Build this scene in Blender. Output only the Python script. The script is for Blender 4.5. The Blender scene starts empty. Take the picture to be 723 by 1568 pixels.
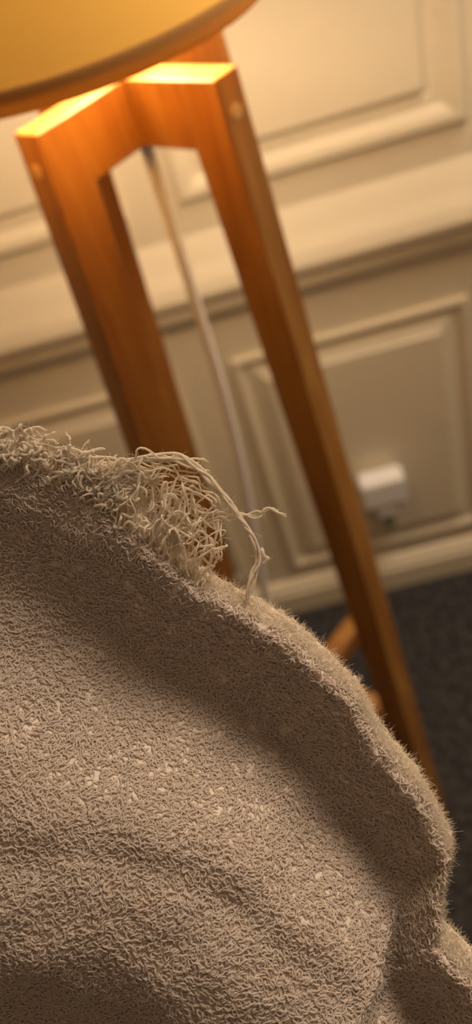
import bpy, bmesh, math, random
import numpy as np
from mathutils import Vector, Matrix, Euler
random.seed(4); rng=np.random.default_rng(4)
scene=bpy.context.scene
scene.view_settings.view_transform='Standard'
scene.view_settings.exposure=.72

# ---------------- camera ----------------
F_PX=1300.0
PITCH=math.radians(43); ROLL=math.radians(19.3); YAW=math.radians(7)
CAM=Vector((0,-1.28,1.54))
def view_frame(yaw,pitch,roll):
    Fh=Vector((-math.sin(yaw),math.cos(yaw),0)); R=Vector((math.cos(yaw),math.sin(yaw),0))
    F=Fh*math.cos(pitch)+Vector((0,0,-math.sin(pitch)))
    U=R.cross(F)
    X=R*math.cos(roll)-U*math.sin(roll); Y=R*math.sin(roll)+U*math.cos(roll)
    return X,Y,F,Fh,R
X,Y,F,Fh,R=view_frame(YAW,PITCH,ROLL)
cd=bpy.data.cameras.new('camera'); cam=bpy.data.objects.new('camera',cd); scene.collection.objects.link(cam)
cam.matrix_world=Matrix(((X.x,Y.x,-F.x,CAM.x),(X.y,Y.y,-F.y,CAM.y),(X.z,Y.z,-F.z,CAM.z),(0,0,0,1)))
cd.sensor_fit='VERTICAL'; cd.sensor_height=36; cd.sensor_width=36*1188/2576; cd.lens=F_PX*36/1568
cd.clip_start=.01
cd.dof.use_dof=True; cd.dof.focus_distance=.305; cd.dof.aperture_fstop=5.8
scene.camera=cam

# ---------------- materials ----------------
def mat(name):
    m=bpy.data.materials.new(name); m.use_nodes=True
    return m,m.node_tree,m.node_tree.nodes['Principled BSDF']
def N(nt,t,**k):
    n=nt.nodes.new(t)
    for a,b in k.items(): setattr(n,a,b)
    return n
def paint(name,col,rough=.45,bump=.05,scale=60):
    m,nt,b=mat(name)
    tc=N(nt,'ShaderNodeTexCoord'); nz=N(nt,'ShaderNodeTexNoise'); nz.inputs['Scale'].default_value=scale
    nt.links.new(tc.outputs['Object'],nz.inputs['Vector'])
    cr=N(nt,'ShaderNodeValToRGB'); cr.color_ramp.elements[0].color=(*[c*.94 for c in col],1); cr.color_ramp.elements[1].color=(*col,1)
    nt.links.new(nz.outputs['Fac'],cr.inputs['Fac']); nt.links.new(cr.outputs['Color'],b.inputs['Base Color'])
    bp=N(nt,'ShaderNodeBump'); bp.inputs['Strength'].default_value=bump; bp.inputs['Distance'].default_value=.002
    nt.links.new(nz.outputs['Fac'],bp.inputs['Height']); nt.links.new(bp.outputs['Normal'],b.inputs['Normal'])
    b.inputs['Roughness'].default_value=rough
    return m
M_wall=paint('cream_paint',(.79,.71,.54),.5)
M_white=paint('white_plastic',(.94,.94,.95),.3,.0)
M_ceil=paint('ceiling_paint',(.8,.76,.68),.8)
# carpet
M_carpet,nt,b=mat('dark_carpet')
tc=N(nt,'ShaderNodeTexCoord'); nz=N(nt,'ShaderNodeTexNoise'); nz.inputs['Scale'].default_value=80; nz.inputs['Detail'].default_value=6
nt.links.new(tc.outputs['Object'],nz.inputs['Vector'])
cr=N(nt,'ShaderNodeValToRGB'); cr.color_ramp.elements[0].position=.38; cr.color_ramp.elements[0].color=(.007,.007,.008,1); cr.color_ramp.elements[1].position=.66; cr.color_ramp.elements[1].color=(.085,.083,.088,1)
nt.links.new(nz.outputs['Fac'],cr.inputs['Fac']); nt.links.new(cr.outputs['Color'],b.inputs['Base Color']); b.inputs['Roughness'].default_value=1
bp=N(nt,'ShaderNodeBump'); bp.inputs['Strength'].default_value=1; bp.inputs['Distance'].default_value=.01
nt.links.new(nz.outputs['Fac'],bp.inputs['Height']); nt.links.new(bp.outputs['Normal'],b.inputs['Normal'])
# wood
M_wood,nt,b=mat('honey_pine')
tc=N(nt,'ShaderNodeTexCoord'); mp=N(nt,'ShaderNodeMapping'); mp.inputs['Scale'].default_value=(28,28,2.2)
nz=N(nt,'ShaderNodeTexNoise'); nz.inputs['Scale'].default_value=1.6; nz.inputs['Detail'].default_value=5; nz.inputs['Distortion'].default_value=1.2
nt.links.new(tc.outputs['Object'],mp.inputs['Vector']); nt.links.new(mp.outputs['Vector'],nz.inputs['Vector'])
cr=N(nt,'ShaderNodeValToRGB'); e=cr.color_ramp.elements; e[0].position=.3; e[0].color=(.25,.092,.014,1); e[1].position=.68; e[1].color=(.42,.205,.048,1)
nt.links.new(nz.outputs['Fac'],cr.inputs['Fac']); nt.links.new(cr.outputs['Color'],b.inputs['Base Color']); b.inputs['Roughness'].default_value=.4
b.inputs['Coat Weight'].default_value=.2; b.inputs['Coat Roughness'].default_value=.3
bp=N(nt,'ShaderNodeBump'); bp.inputs['Strength'].default_value=.08; bp.inputs['Distance'].default_value=.002
nt.links.new(nz.outputs['Fac'],bp.inputs['Height']); nt.links.new(bp.outputs['Normal'],b.inputs['Normal'])
M_plugwood=paint('dowel_wood',(.62,.40,.16),.4)
# towel
def cotton(name,fac,col,tcol):
    m,nt,b=mat(name)
    b.inputs['Base Color'].default_value=(*col,1); b.inputs['Roughness'].default_value=.95
    b.inputs['Sheen Weight'].default_value=.4
    tr=N(nt,'ShaderNodeBsdfTranslucent'); tr.inputs['Color'].default_value=(*tcol,1)
    mx=N(nt,'ShaderNodeMixShader'); mx.inputs['Fac'].default_value=fac
    out=nt.nodes['Material Output']
    nt.links.new(b.outputs[0],mx.inputs[1]); nt.links.new(tr.outputs[0],mx.inputs[2]); nt.links.new(mx.outputs[0],out.inputs['Surface'])
    tc=N(nt,'ShaderNodeTexCoord'); nz=N(nt,'ShaderNodeTexNoise'); nz.inputs['Scale'].default_value=900
    nt.links.new(tc.outputs['Object'],nz.inputs['Vector'])
    bp=N(nt,'ShaderNodeBump'); bp.inputs['Strength'].default_value=.3; bp.inputs['Distance'].default_value=.0006
    nt.links.new(nz.outputs['Fac'],bp.inputs['Height']); nt.links.new(bp.outputs['Normal'],b.inputs['Normal'])
    return m
M_towel=cotton('terry_cotton',.1,(.91,.83,.75),(.88,.74,.63)); M_pile=cotton('terry_pile',.45,(.94,.87,.81),(.96,.86,.77)); M_yarn=cotton('cotton_yarn',.5,(.96,.91,.82),(.98,.91,.79))
# shade
def glow_fabric(name,tcol,dcol,lo,hi):
    m,nt,b=mat(name)
    tr=N(nt,'ShaderNodeBsdfTranslucent'); tr.inputs['Color'].default_value=(*tcol,1)
    df=N(nt,'ShaderNodeBsdfDiffuse'); df.inputs['Color'].default_value=(*dcol,1)
    tc=N(nt,'ShaderNodeTexCoord'); nz=N(nt,'ShaderNodeTexNoise'); nz.inputs['Scale'].default_value=250
    nt.links.new(tc.outputs['Object'],nz.inputs['Vector'])
    mr=N(nt,'ShaderNodeMapRange'); mr.inputs['To Min'].default_value=lo; mr.inputs['To Max'].default_value=hi
    nt.links.new(nz.outputs['Fac'],mr.inputs['Value'])
    mx=N(nt,'ShaderNodeMixShader'); nt.links.new(mr.outputs[0],mx.inputs['Fac']); nt.links.new(df.outputs[0],mx.inputs[1]); nt.links.new(tr.outputs[0],mx.inputs[2])
    nt.links.new(mx.outputs[0],nt.nodes['Material Output'].inputs['Surface']); return m
M_shade=glow_fabric('parchment_shade',(.56,.35,.07),(.66,.44,.13),.052,.065)
M_trim=glow_fabric('shade_trim',(.52,.32,.10),(.54,.31,.11),.28,.34)
M_bulb,nt,b=mat('lit_bulb'); b.inputs['Emission Color'].default_value=(1,.75,.48,1); b.inputs['Emission Strength'].default_value=150
M_metal,nt,b=mat('brass'); b.inputs['Base Color'].default_value=(.5,.35,.15,1); b.inputs['Metallic'].default_value=1; b.inputs['Roughness'].default_value=.35
M_green=paint('green_plastic',(.2,.26,.17),.5)

# ---------------- helpers ----------------
def mesh_obj(name,verts,faces,m,parent=None,smooth=False):
    me=bpy.data.meshes.new(name); me.from_pydata([tuple(v) for v in verts],[],faces); me.materials.append(m); me.update()
    bm=bmesh.new(); bm.from_mesh(me); bmesh.ops.recalc_face_normals(bm,faces=bm.faces); bm.to_mesh(me); bm.free()
    if smooth:
        for p in me.polygons: p.use_smooth=True
    o=bpy.data.objects.new(name,me); scene.collection.objects.link(o)
    if parent: o.parent=parent
    return o
def empty(name,loc=(0,0,0),rz=0):
    o=bpy.data.objects.new(name,None); scene.collection.objects.link(o); o.location=loc; o.rotation_euler=(0,0,rz); return o
def box(name,a,b_,m,parent=None,bev=0):
    x0,y0,z0=a;x1,y1,z1=b_
    v=[(x0,y0,z0),(x1,y0,z0),(x1,y1,z0),(x0,y1,z0),(x0,y0,z1),(x1,y0,z1),(x1,y1,z1),(x0,y1,z1)]
    f=[(0,3,2,1),(4,5,6,7),(0,1,5,4),(1,2,6,5),(2,3,7,6),(3,0,4,7)]
    o=mesh_obj(name,v,f,m,parent)
    if bev:
        md=o.modifiers.new('bevel','BEVEL'); md.width=bev; md.segments=3
    return o
def extrude_x(name,prof,x0,x1,m):
    n=len(prof); v=[(x0,y,z) for y,z in prof]+[(x1,y,z) for y,z in prof]
    f=[(i,(i+1)%n,n+(i+1)%n,n+i) for i in range(n)]+[tuple(range(n)),tuple(range(2*n-1,n-1,-1))]
    return mesh_obj(name,v,f,m)
def tube(name,pts,r,m,parent=None,res=8):
    cu=bpy.data.curves.new(name,'CURVE'); cu.dimensions='3D'; cu.bevel_depth=r; cu.bevel_resolution=4; cu.resolution_u=res; cu.use_fill_caps=True
    sp=cu.splines.new('BEZIER'); sp.bezier_points.add(len(pts)-1)
    for bpt,p in zip(sp.bezier_points,pts): bpt.co=p; bpt.handle_left_type=bpt.handle_right_type='AUTO'
    cu.materials.append(m); o=bpy.data.objects.new(name,cu); scene.collection.objects.link(o)
    if parent:o.parent=parent
    return o
def tubes_mesh(name,paths,rad,sides=4,parent=None,m=None):
    n,k,_=paths.shape
    tan=np.gradient(paths,axis=1); tan/=np.linalg.norm(tan,axis=-1,keepdims=True)+1e-12
    ref=np.tile(np.array([.23,.61,.75]),(n,k,1)); a=np.cross(tan,ref); a/=np.linalg.norm(a,axis=-1,keepdims=True)+1e-9; b=np.cross(tan,a)
    ang=np.arange(sides)*2*np.pi/sides
    ring=paths[:,:,None,:]+rad[:,:,None,None]*(a[:,:,None,:]*np.cos(ang)[None,None,:,None]+b[:,:,None,:]*np.sin(ang)[None,None,:,None])
    V=ring.reshape(-1,3)
    I=np.arange(n*k*sides).reshape(n,k,sides); J=np.roll(I,-1,axis=2)
    Fc=np.stack([I[:,:-1],J[:,:-1],J[:,1:],I[:,1:]],-1).reshape(-1,4)
    me=bpy.data.meshes.new(name)
    me.vertices.add(len(V)); me.vertices.foreach_set('co',V.astype(np.float32).ravel())
    me.loops.add(Fc.size); me.loops.foreach_set('vertex_index',Fc.astype(np.int32).ravel())
    me.polygons.add(len(Fc)); me.polygons.foreach_set('loop_start',np.arange(0,Fc.size,4,dtype=np.int32))
    me.polygons.foreach_set('use_smooth',np.ones(len(Fc),bool))
    me.update(calc_edges=True); me.materials.append(m)
    o=bpy.data.objects.new(name,me); scene.collection.objects.link(o); o.parent=parent
    return o

# ---------------- room ----------------
box('wall_back',(-2,0,0),(2,.1,2.5),M_wall)
box('wall_right',(2,-3,0),(2.1,.1,2.5),M_wall)
box('wall_left',(-2.1,-3,0),(-2,.1,2.5),M_wall)
box('floor',(-2.1,-3,-.1),(2.1,.1,0),M_carpet)
box('ceiling',(-2.1,-3,2.5),(2.1,.1,2.6),M_ceil)
def panel(name,x0,x1,z0,z1,rings):
    v=[];f=[]
    for i,(d,e) in enumerate(rings):
        v+=[(x0+d,-e,z0+d),(x1-d,-e,z0+d),(x1-d,-e,z1-d),(x0+d,-e,z1-d)]
        if i:
            a=4*(i-1);b2=4*i
            for k in range(4): f.append((a+k,a+(k+1)%4,b2+(k+1)%4,b2+k))
    f.append(tuple(range(len(v)-4,len(v))))
    return mesh_obj(name,v,f,M_wall)
lowR=[(0,0),(0,.009),(.007,.011),(.014,.007),(.020,.001),(.024,.001),(.052,.011),(.054,.014)]
upR=[(0,0),(.0,.005),(.007,.010),(.018,.010),(.030,.006),(.036,.003),(.052,.003),(.054,.001),(.058,.001),(.061,.008),(.066,.010)]
XS=[(-1.73,-1.27),(-1.17,-.71),(-.62,-.17),(-.077,.36),(.46,.92),(1.02,1.48)]
n_=0
for x0,x1 in XS:
    n_+=1; panel(f'trim_{n_}',x0,x1-.012,.135,.700,lowR)
    n_+=1; panel(f'trim_{n_}',x0-.005,x1+.005,.998,2.2,upR)
extrude_x(f'trim_{n_+1}',[(0,.795),(-.010,.795),(-.016,.803),(-.022,.818),(-.022,.826),(-.018,.832),(-.018,.838),(-.034,.845),(-.036,.857),(-.030,.876),(-.018,.900),(-.010,.92),(-.004,.935),(0,.945)],-2,2,M_wall)
extrude_x('baseboard_back',[(0,0),(-.022,0),(-.022,.062),(-.016,.066),(-.018,.076),(-.008,.088),(0,.092)],-2,2,M_wall)

# ---------------- lamp ----------------
hub=CAM+Fh*.80+R*.033; LX,LY=hub.x,hub.y
lamp=empty('floor_lamp',(LX,LY,0),YAW+math.radians(-2))
ZT=1.327; H=.058; T=.030; W=.045; RT=.118; RB=.213
def prism(name,top,bot,m,rot):
    v=[]
    for (r0,r1,z) in (bot,top):
        v+=[(r0,-T/2,z),(r1,-T/2,z),(r1,T/2,z),(r0,T/2,z)]
    f=[(0,3,2,1),(4,5,6,7),(0,1,5,4),(1,2,6,5),(2,3,7,6),(3,0,4,7)]
    o=mesh_obj(name,v,f,m,lamp); o.rotation_euler=(0,0,rot)
    md=o.modifiers.new('bevel','BEVEL'); md.width=.0018; md.segments=3
    return o
for i in range(4):
    a=math.radians(40+90*i)
    prism(f'leg_{i+1}',(RT-W,RT,ZT),(RB-W,RB,0),M_wood,a)
    prism(f'arm_{i+1}',(0.0,RT-W+.004,ZT),(0.0,RT-W+.004,ZT-H),M_wood,a)
    k=.385; rr=RT+(RB-RT)*(1-k/ZT)-W
    prism(f'brace_{i+1}',(0,rr+.004,k+.02),(0,rr+.004,k-.02),M_wood,a)
    rr=RT+(RB-RT)*(.03/ZT)
    bpy.ops.mesh.primitive_cylinder_add(radius=.006,depth=.002,vertices=24)
    o=bpy.context.object; o.name=f'dowel_{i+1}'; o.data.materials.append(M_plugwood); o.parent=lamp
    o.rotation_euler=Euler((0,math.pi/2,a)); o.location=(rr*math.cos(a),rr*math.sin(a),ZT-.03)
# shade
def lathe(name,prof,m,parent,seg=96,loc=(0,0,0)):
    v=[];f=[]
    for r,z in prof:
        for k in range(seg): t=2*math.pi*k/seg; v.append((r*math.cos(t),r*math.sin(t),z))
    for i in range(len(prof)-1):
        for k in range(seg): f.append((i*seg+k,i*seg+(k+1)%seg,(i+1)*seg+(k+1)%seg,(i+1)*seg+k))
    o=mesh_obj(name,v,f,m,parent,True); o.location=loc; return o
SZ=1.379
sc=(-.035,-.02)
lathe('lampshade',[(.167,SZ),(.10,SZ+.22)],M_shade,lamp,loc=(sc[0],sc[1],0))
def torus(name,R_,r,z,m):
    prof=[(R_+.5*r*math.cos(t),z+1.5*r*math.sin(t)) for t in np.linspace(0,2*math.pi,17)]
    return lathe(name,prof,m,lamp,loc=(sc[0],sc[1],0))
torus('shade_trim_lower',.167,.0058,SZ,M_trim); torus('shade_trim_upper',.10,.005,SZ+.22,M_trim)
lathe('lamp_holder',[(0,ZT),(.022,ZT),(.022,ZT+.010),(.014,ZT+.014),(.014,ZT+.046),(0,ZT+.046)],M_metal,lamp)
bpy.ops.mesh.primitive_uv_sphere_add(radius=.03,segments=32,ring_count=16); o=bpy.context.object; o.name='bulb'; o.parent=lamp; o.location=(0,0,ZT+.084); o.scale=(1,1,1.25); o.data.materials.append(M_bulb)
for k in range(3):
    a=2*math.pi*k/3
    tube(f'spider_{k+1}',[(.012*math.cos(a),.012*math.sin(a),ZT+.035),(sc[0]+.09*math.cos(a),sc[1]+.09*math.sin(a),SZ+.01),(sc[0]+.165*math.cos(a),sc[1]+.165*math.sin(a),SZ+.003)],.0015,M_metal,lamp)
tube('cord',[(0,0,ZT-H+.005),(0,0,ZT-.2),(-.006,.0,.9),(-.035,.0,.6),(-.06,0,.3),(-.08,.0,.05),(-.12,-.05,.006),(-.3,-.1,.006),(-.6,-.05,.006)],.006,M_white,lamp)
# outlet
plug=empty('plug_adapter',(.143,-.014,.320))
box('wall_plate',(-.043,-.010,-.043),(.043,0,.043),M_white,plug,.004)
box('adapter_body',(-.044,-.055,-.008),(.044,-.009,.058),M_white,plug,.006)
box('plug_body',(-.02,-.05,-.045),(.022,-.009,-.006),M_white,plug,.006)
box('plug_grip',(-.008,-.045,-.085),(.012,-.025,-.043),M_green,plug,.004)

# ---------------- towel ----------------
U_=.31/1300     # towel pattern unit (m)
tx,ty,tf,_,_=view_frame(YAW,PITCH,ROLL)
TO=CAM+tf*.31
TM=Matrix(((tx.x,ty.x,-tf.x,TO.x),(tx.y,ty.y,-tf.y,TO.y),(tx.z,ty.z,-tf.z,TO.z),(0,0,0,1)))
edge=np.array([(-120,645),(-40,660),(60,688),(150,742),(230,810),(310,878),(400,925),(450,955),(500,998),(555,1055),(592,1124),(650,1192),(700,1288),(686,1345),(680,1425),(737,1480),(762,1560),(770,1700)],float)
seg=np.r_[0,np.cumsum(np.hypot(*np.diff(edge,axis=0).T))]
def E(s):
    s=np.asarray(s)*seg[-1]
    return np.stack([np.interp(s,seg,edge[:,0]),np.interp(s,seg,edge[:,1])],-1)
def nz2(x,y,fr,ph=0):
    return (np.sin(x*fr+1.3*np.sin(y*fr*.7+ph)+ph)+np.sin(y*fr*1.3+1.7*np.sin(x*fr*.5+ph*2)+ph*1.7))*.5
D=np.array([-.55,.835])
qt=np.linspace(0,2600,2601)
sl=np.interp(qt,[0,10,26,38,80,130,175,250,320,380,450,520,620,720,850,1000,2600],
              [5.0,2.6,.8,-.40,-.65,-.55,-.15,.65,.80,.50,.10,.22,-.05,-.55,-.65,-.4,.1])
Gq=np.r_[0,np.cumsum((sl[1:]+sl[:-1])/2)]-60
def profile(s,q):
    w=np.clip(1.45-1.25*s,.62,1.45)+.04*np.sin(s*11)
    q=np.maximum(q,0)
    qq=np.where(q<35,q,35+(q-35)/w)
    g=-11*np.exp(-((qq-(400+60*np.sin(s*4)))/40)**2)*np.clip((s-.25)*4,0,1)
    g2=-7*np.exp(-((qq-(95+30*np.sin(s*7)))/24)**2)*np.clip(1-abs(s-.45)*3,0,1)
    return np.interp(qq,qt,Gq)+g+g2
def surf(s,q):
    P=E(s)+q[...,None]*D
    x,y=P[...,0],P[...,1]
    h=profile(s,q)+11*nz2(x,y,.011,.4)*np.minimum(q/80,1)+4*nz2(x,y,.023,1.)*np.minimum(q/60,1)+2.2*nz2(x,y,.05,2.)
    return np.stack([(x-361.5)*U_,-(y-784)*U_,h*U_],-1)
ns,nq=420,300
S=np.linspace(0,1,ns)[:,None]*np.ones((1,nq)); Qv=1200*(np.linspace(0,1,nq)**1.3); Q=np.ones((ns,1))*Qv[None,:]
P=surf(S,Q)
V=P.reshape(-1,3); idx=np.arange(ns*nq).reshape(ns,nq)
faces=np.stack([idx[:-1,:-1],idx[1:,:-1],idx[1:,1:],idx[:-1,1:]],-1).reshape(-1,4)
Pl=P.copy(); Pl[...,2]-=.012; Pl[:,0,:]=P[:,0,:]; Pl[:,1:6,2]=P[:,1:6,2]-.012*np.linspace(.3,1,5)
V2=Pl[:,::3].reshape(-1,3); nq2=Pl[:,::3].shape[1]; idx2=np.arange(ns*nq2).reshape(ns,nq2)+len(V)
faces2=np.stack([idx2[:-1,:-1],idx2[:-1,1:],idx2[1:,1:],idx2[1:,:-1]],-1).reshape(-1,4)
me=bpy.data.meshes.new('towel'); me.from_pydata(np.r_[V,V2].tolist(),[],np.r_[faces,faces2].tolist()); me.materials.append(M_towel)
for p in me.polygons: p.use_smooth=True
towel=bpy.data.objects.new('towel',me); scene.collection.objects.link(towel); towel.matrix_world=TM
# wooden pedestal stand that the towel rests on (at its lowest point)
A=np.array(TM); Wp=Pl.reshape(-1,3)@A[:3,:3].T+A[:3,3]
lo_=Wp[np.argmin(Wp[:,2])]
stand=empty('towel_stand',(float(lo_[0]),float(lo_[1]),0))
zt=float(lo_[2])-.003
post=np.array([[[0,0,z_] for z_ in np.linspace(.02,zt-.010,12)]],float)
tubes_mesh('post',post,np.full((1,12),.014),20,stand,M_wood)
lathe('top_plate',[(0,zt-.015),(.045,zt-.015),(.05,zt-.010),(.05,zt-.003),(.047,zt),(0,zt)],M_wood,stand)
lathe('base',[(0,0),(.13,0),(.13,.012),(.10,.022),(.03,.03),(0,.03)],M_wood,stand)

# pile loops
n=85000
s=rng.uniform(.02,.98,n); q=rng.uniform(0,1,n)**.9*950
base=surf(s,q)
ds=(surf(s+.004,q)-base); dq=(surf(s,q+4)-base)
nrm=np.cross(ds,dq); nrm/=np.linalg.norm(nrm,axis=-1,keepdims=True); nrm*=np.sign(nrm[:,2:3]+1e-9)
Pq=E(s)+q[:,None]*D
flow=1.1*nz2(Pq[:,0],Pq[:,1],.03,3.)
th=rng.normal(0,.7,n)+np.where(rng.random(n)<.5,0,np.pi)+.9+flow
t1=ds/np.linalg.norm(ds,axis=-1,keepdims=True); t2=np.cross(nrm,t1)
dirv=t1*np.cos(th)[:,None]+t2*np.sin(th)[:,None]; side=np.cross(nrm,dirv)
k=7; tt=np.linspace(0,1,k)
L=rng.uniform(.0020,.0048,n); bend=rng.normal(0,.4,n); lift=rng.uniform(.0004,.0014,n)
wob=rng.uniform(0,6.28,n)
paths=base[:,None,:]+dirv[:,None,:]*(L[:,None]*(tt-.5)[None])[...,None]+side[:,None,:]*((bend*L)[:,None]*np.sin(np.pi*tt)[None]+.0003*np.sin(tt[None]*7+wob[:,None]))[...,None]+nrm[:,None,:]*(lift[:,None]*np.sin(np.pi*tt)[None]**.7-.0002)[...,None]
rad=np.tile(.00029*np.array([.8,1,1,1,1,1,.6]),(n,1))*rng.uniform(.75,1.3,n)[:,None]
tubes_mesh('towel_pile',paths,rad,4,towel,M_pile)
nf=50000
i_=rng.integers(0,n,nf); b0=paths[i_,rng.integers(1,6,nf)]; d=nrm[i_]*rng.uniform(.3,1,nf)[:,None]+rng.normal(0,.7,(nf,3)); d/=np.linalg.norm(d,axis=1,keepdims=True); l=rng.uniform(.0006,.0016,nf)[:,None]
f0=np.stack([b0,b0+d*l*.5,b0+d*l+rng.normal(0,.3,(nf,3))*l],1)

# fringe yarns
def wavy(ctrl,k=40,amp=4,fr=3,seed=0):
    r=np.random.default_rng(seed); c=np.array(ctrl,float)
    d=np.r_[0,np.cumsum(np.linalg.norm(np.diff(c,axis=0),axis=1))]; d/=d[-1]
    t=np.linspace(0,1,k)
    p=np.stack([np.interp(t,d,c[:,i]) for i in range(3)],-1)
    for _ in range(4): p[1:-1]=(p[:-2]+2*p[1:-1]+p[2:])/4
    env=np.minimum(t*3,1)[:,None]
    ph=r.uniform(0,6.28,6)
    w=np.stack([np.sin(t*fr*6.28*f+ph[i]) for i,f in enumerate((1,1.15,.9))],-1)+.5*np.stack([np.sin(t*fr*2.1*6.28+ph[i+3]) for i in range(3)],-1)
    return p+env*w*amp
Y_=[]
def lim(x): return float(np.interp(x,[-60,0,60,110,150,200,320],[650,655,664,684,700,700,716]))
def add(ctrl,amp=4,fr=3,rr=2.0,clamp=True):
    if clamp:
        j_=random.uniform(-10,34)
        ctrl=[(x,max(y,lim(x)+j_+random.uniform(-4,6)),z) for x,y,z in ctrl]
    p=wavy(ctrl,amp=amp,fr=fr,seed=len(Y_)); p=np.stack([(p[:,0]-361.5)*U_,-(p[:,1]-784)*U_,p[:,2]*U_],-1); Y_.append((p,rr*U_))
for i in range(150):
    x=random.uniform(-60,180); y=np.interp(x,edge[:,0],edge[:,1])+random.uniform(-5,50)
    dx=random.uniform(5,60); dy=-random.uniform(5,55)
    add([(x,y,10),(x+dx*.3,y+dy*.7,22),(x+dx,y+dy,14)],3.5,1.4,random.uniform(1.5,2.4))
for i in range(125):
    x=random.uniform(110,310); y=np.interp(x,edge[:,0],edge[:,1])+random.uniform(-10,35)
    ex=random.uniform(-10,100); ey=-random.uniform(20,110)
    hz=random.uniform(-20,30)
    c=[(x,y,8),(x+ex*.2+random.uniform(-15,15),y+ey*.5,hz),(x+ex*.6,y+ey,hz),(min(x+ex*1.2,335),y+ey*random.uniform(.7,1.1)+10,hz*.5)]
    if random.random()<.4: c.append((min(x+ex*1.3,335),y+ey*.5,hz*.5))
    add(c,random.uniform(2.5,6),random.uniform(1.2,2.4),random.uniform(1.2,2.0))
for j in range(7):
    o=random.uniform(-5,5)
    add([(190,712+o,10),(215,702+o,10),(270,700+o*2,15),(310,718+o,15),(340,760+o,10),(372,795+o,5),(392,830+o,0),(398,860,0),(385,890+o,5),(378,920,5)],3,3,2.0,False)
for j in range(3): add([(300,800,5),(325,785+j*4,5),(360,785+j*5,0),(390,795-j*5,0),(412,778,0),(436,790,0)],2.5,2.5,1.5,False)
add([(300,870,5),(320,830,5),(300,790,10),(330,770,0),(335,820,0),(330,860,0)],4,2,2,False)
add([(400,840,0),(412,855,0),(400,865,0)],2,1,2.5,False)
add([(230,695,5),(265,700,5),(300,702,5),(322,708,5)],2,2,1.8,False)
add([(120,700,5),(108,680,5),(104,662,5)],2,2,1.8,False)
add([(130,705,5),(128,685,5),(140,672,5)],2,2,1.6,False)
paths=np.array([y[0] for y in Y_]); rads=np.array([[y[1]]*40 for y in Y_]); rads[:,-4:]*=np.array([.9,.75,.55,.3])
tubes_mesh('fringe_yarns',paths,rads,6,towel,M_yarn)
n=3500
yi=rng.integers(0,len(paths),n); ti=rng.integers(3,39,n)
b0=paths[yi,ti]; d=rng.normal(0,1,(n,3)); d/=np.linalg.norm(d,axis=1,keepdims=True); d2=rng.normal(0,1,(n,3))
l=rng.uniform(.001,.004,n)[:,None]
f1=np.stack([b0,b0+d*l*.5,b0+d*l+d2*l*.3],1)
n=18000
s=rng.uniform(.02,.98,n); q=rng.uniform(0,25,n); b0=surf(s,q); d=rng.normal(0,.6,(n,3))+np.array([.6,.6,.3]); d/=np.linalg.norm(d,axis=1,keepdims=True); d2=rng.normal(0,1,(n,3)); l=rng.uniform(.001,.0035,n)[:,None]
f2=np.stack([b0,b0+d*l*.5,b0+d*l+d2*l*.3],1)
f=np.concatenate([f0,f1,f2]); tubes_mesh('fine_fibres',f,np.tile(np.array([8e-5,7e-5,3e-5]),(len(f),1)),3,towel,M_yarn)

# ---------------- lights ----------------
w=bpy.data.worlds.new('world'); scene.world=w; w.use_nodes=True
w.node_tree.nodes['Background'].inputs['Color'].default_value=(1,.66,.48,1); w.node_tree.nodes['Background'].inputs['Strength'].default_value=.085
ld=bpy.data.lights.new('added_fill_light','AREA'); ld.size=.7; ld.energy=15; ld.color=(1,.79,.59); lo=bpy.data.objects.new('added_fill_light',ld); scene.collection.objects.link(lo); lo.location=(.8,-.5,2.45)  # added warm fill from above to shade the towel folds, no visible fixture
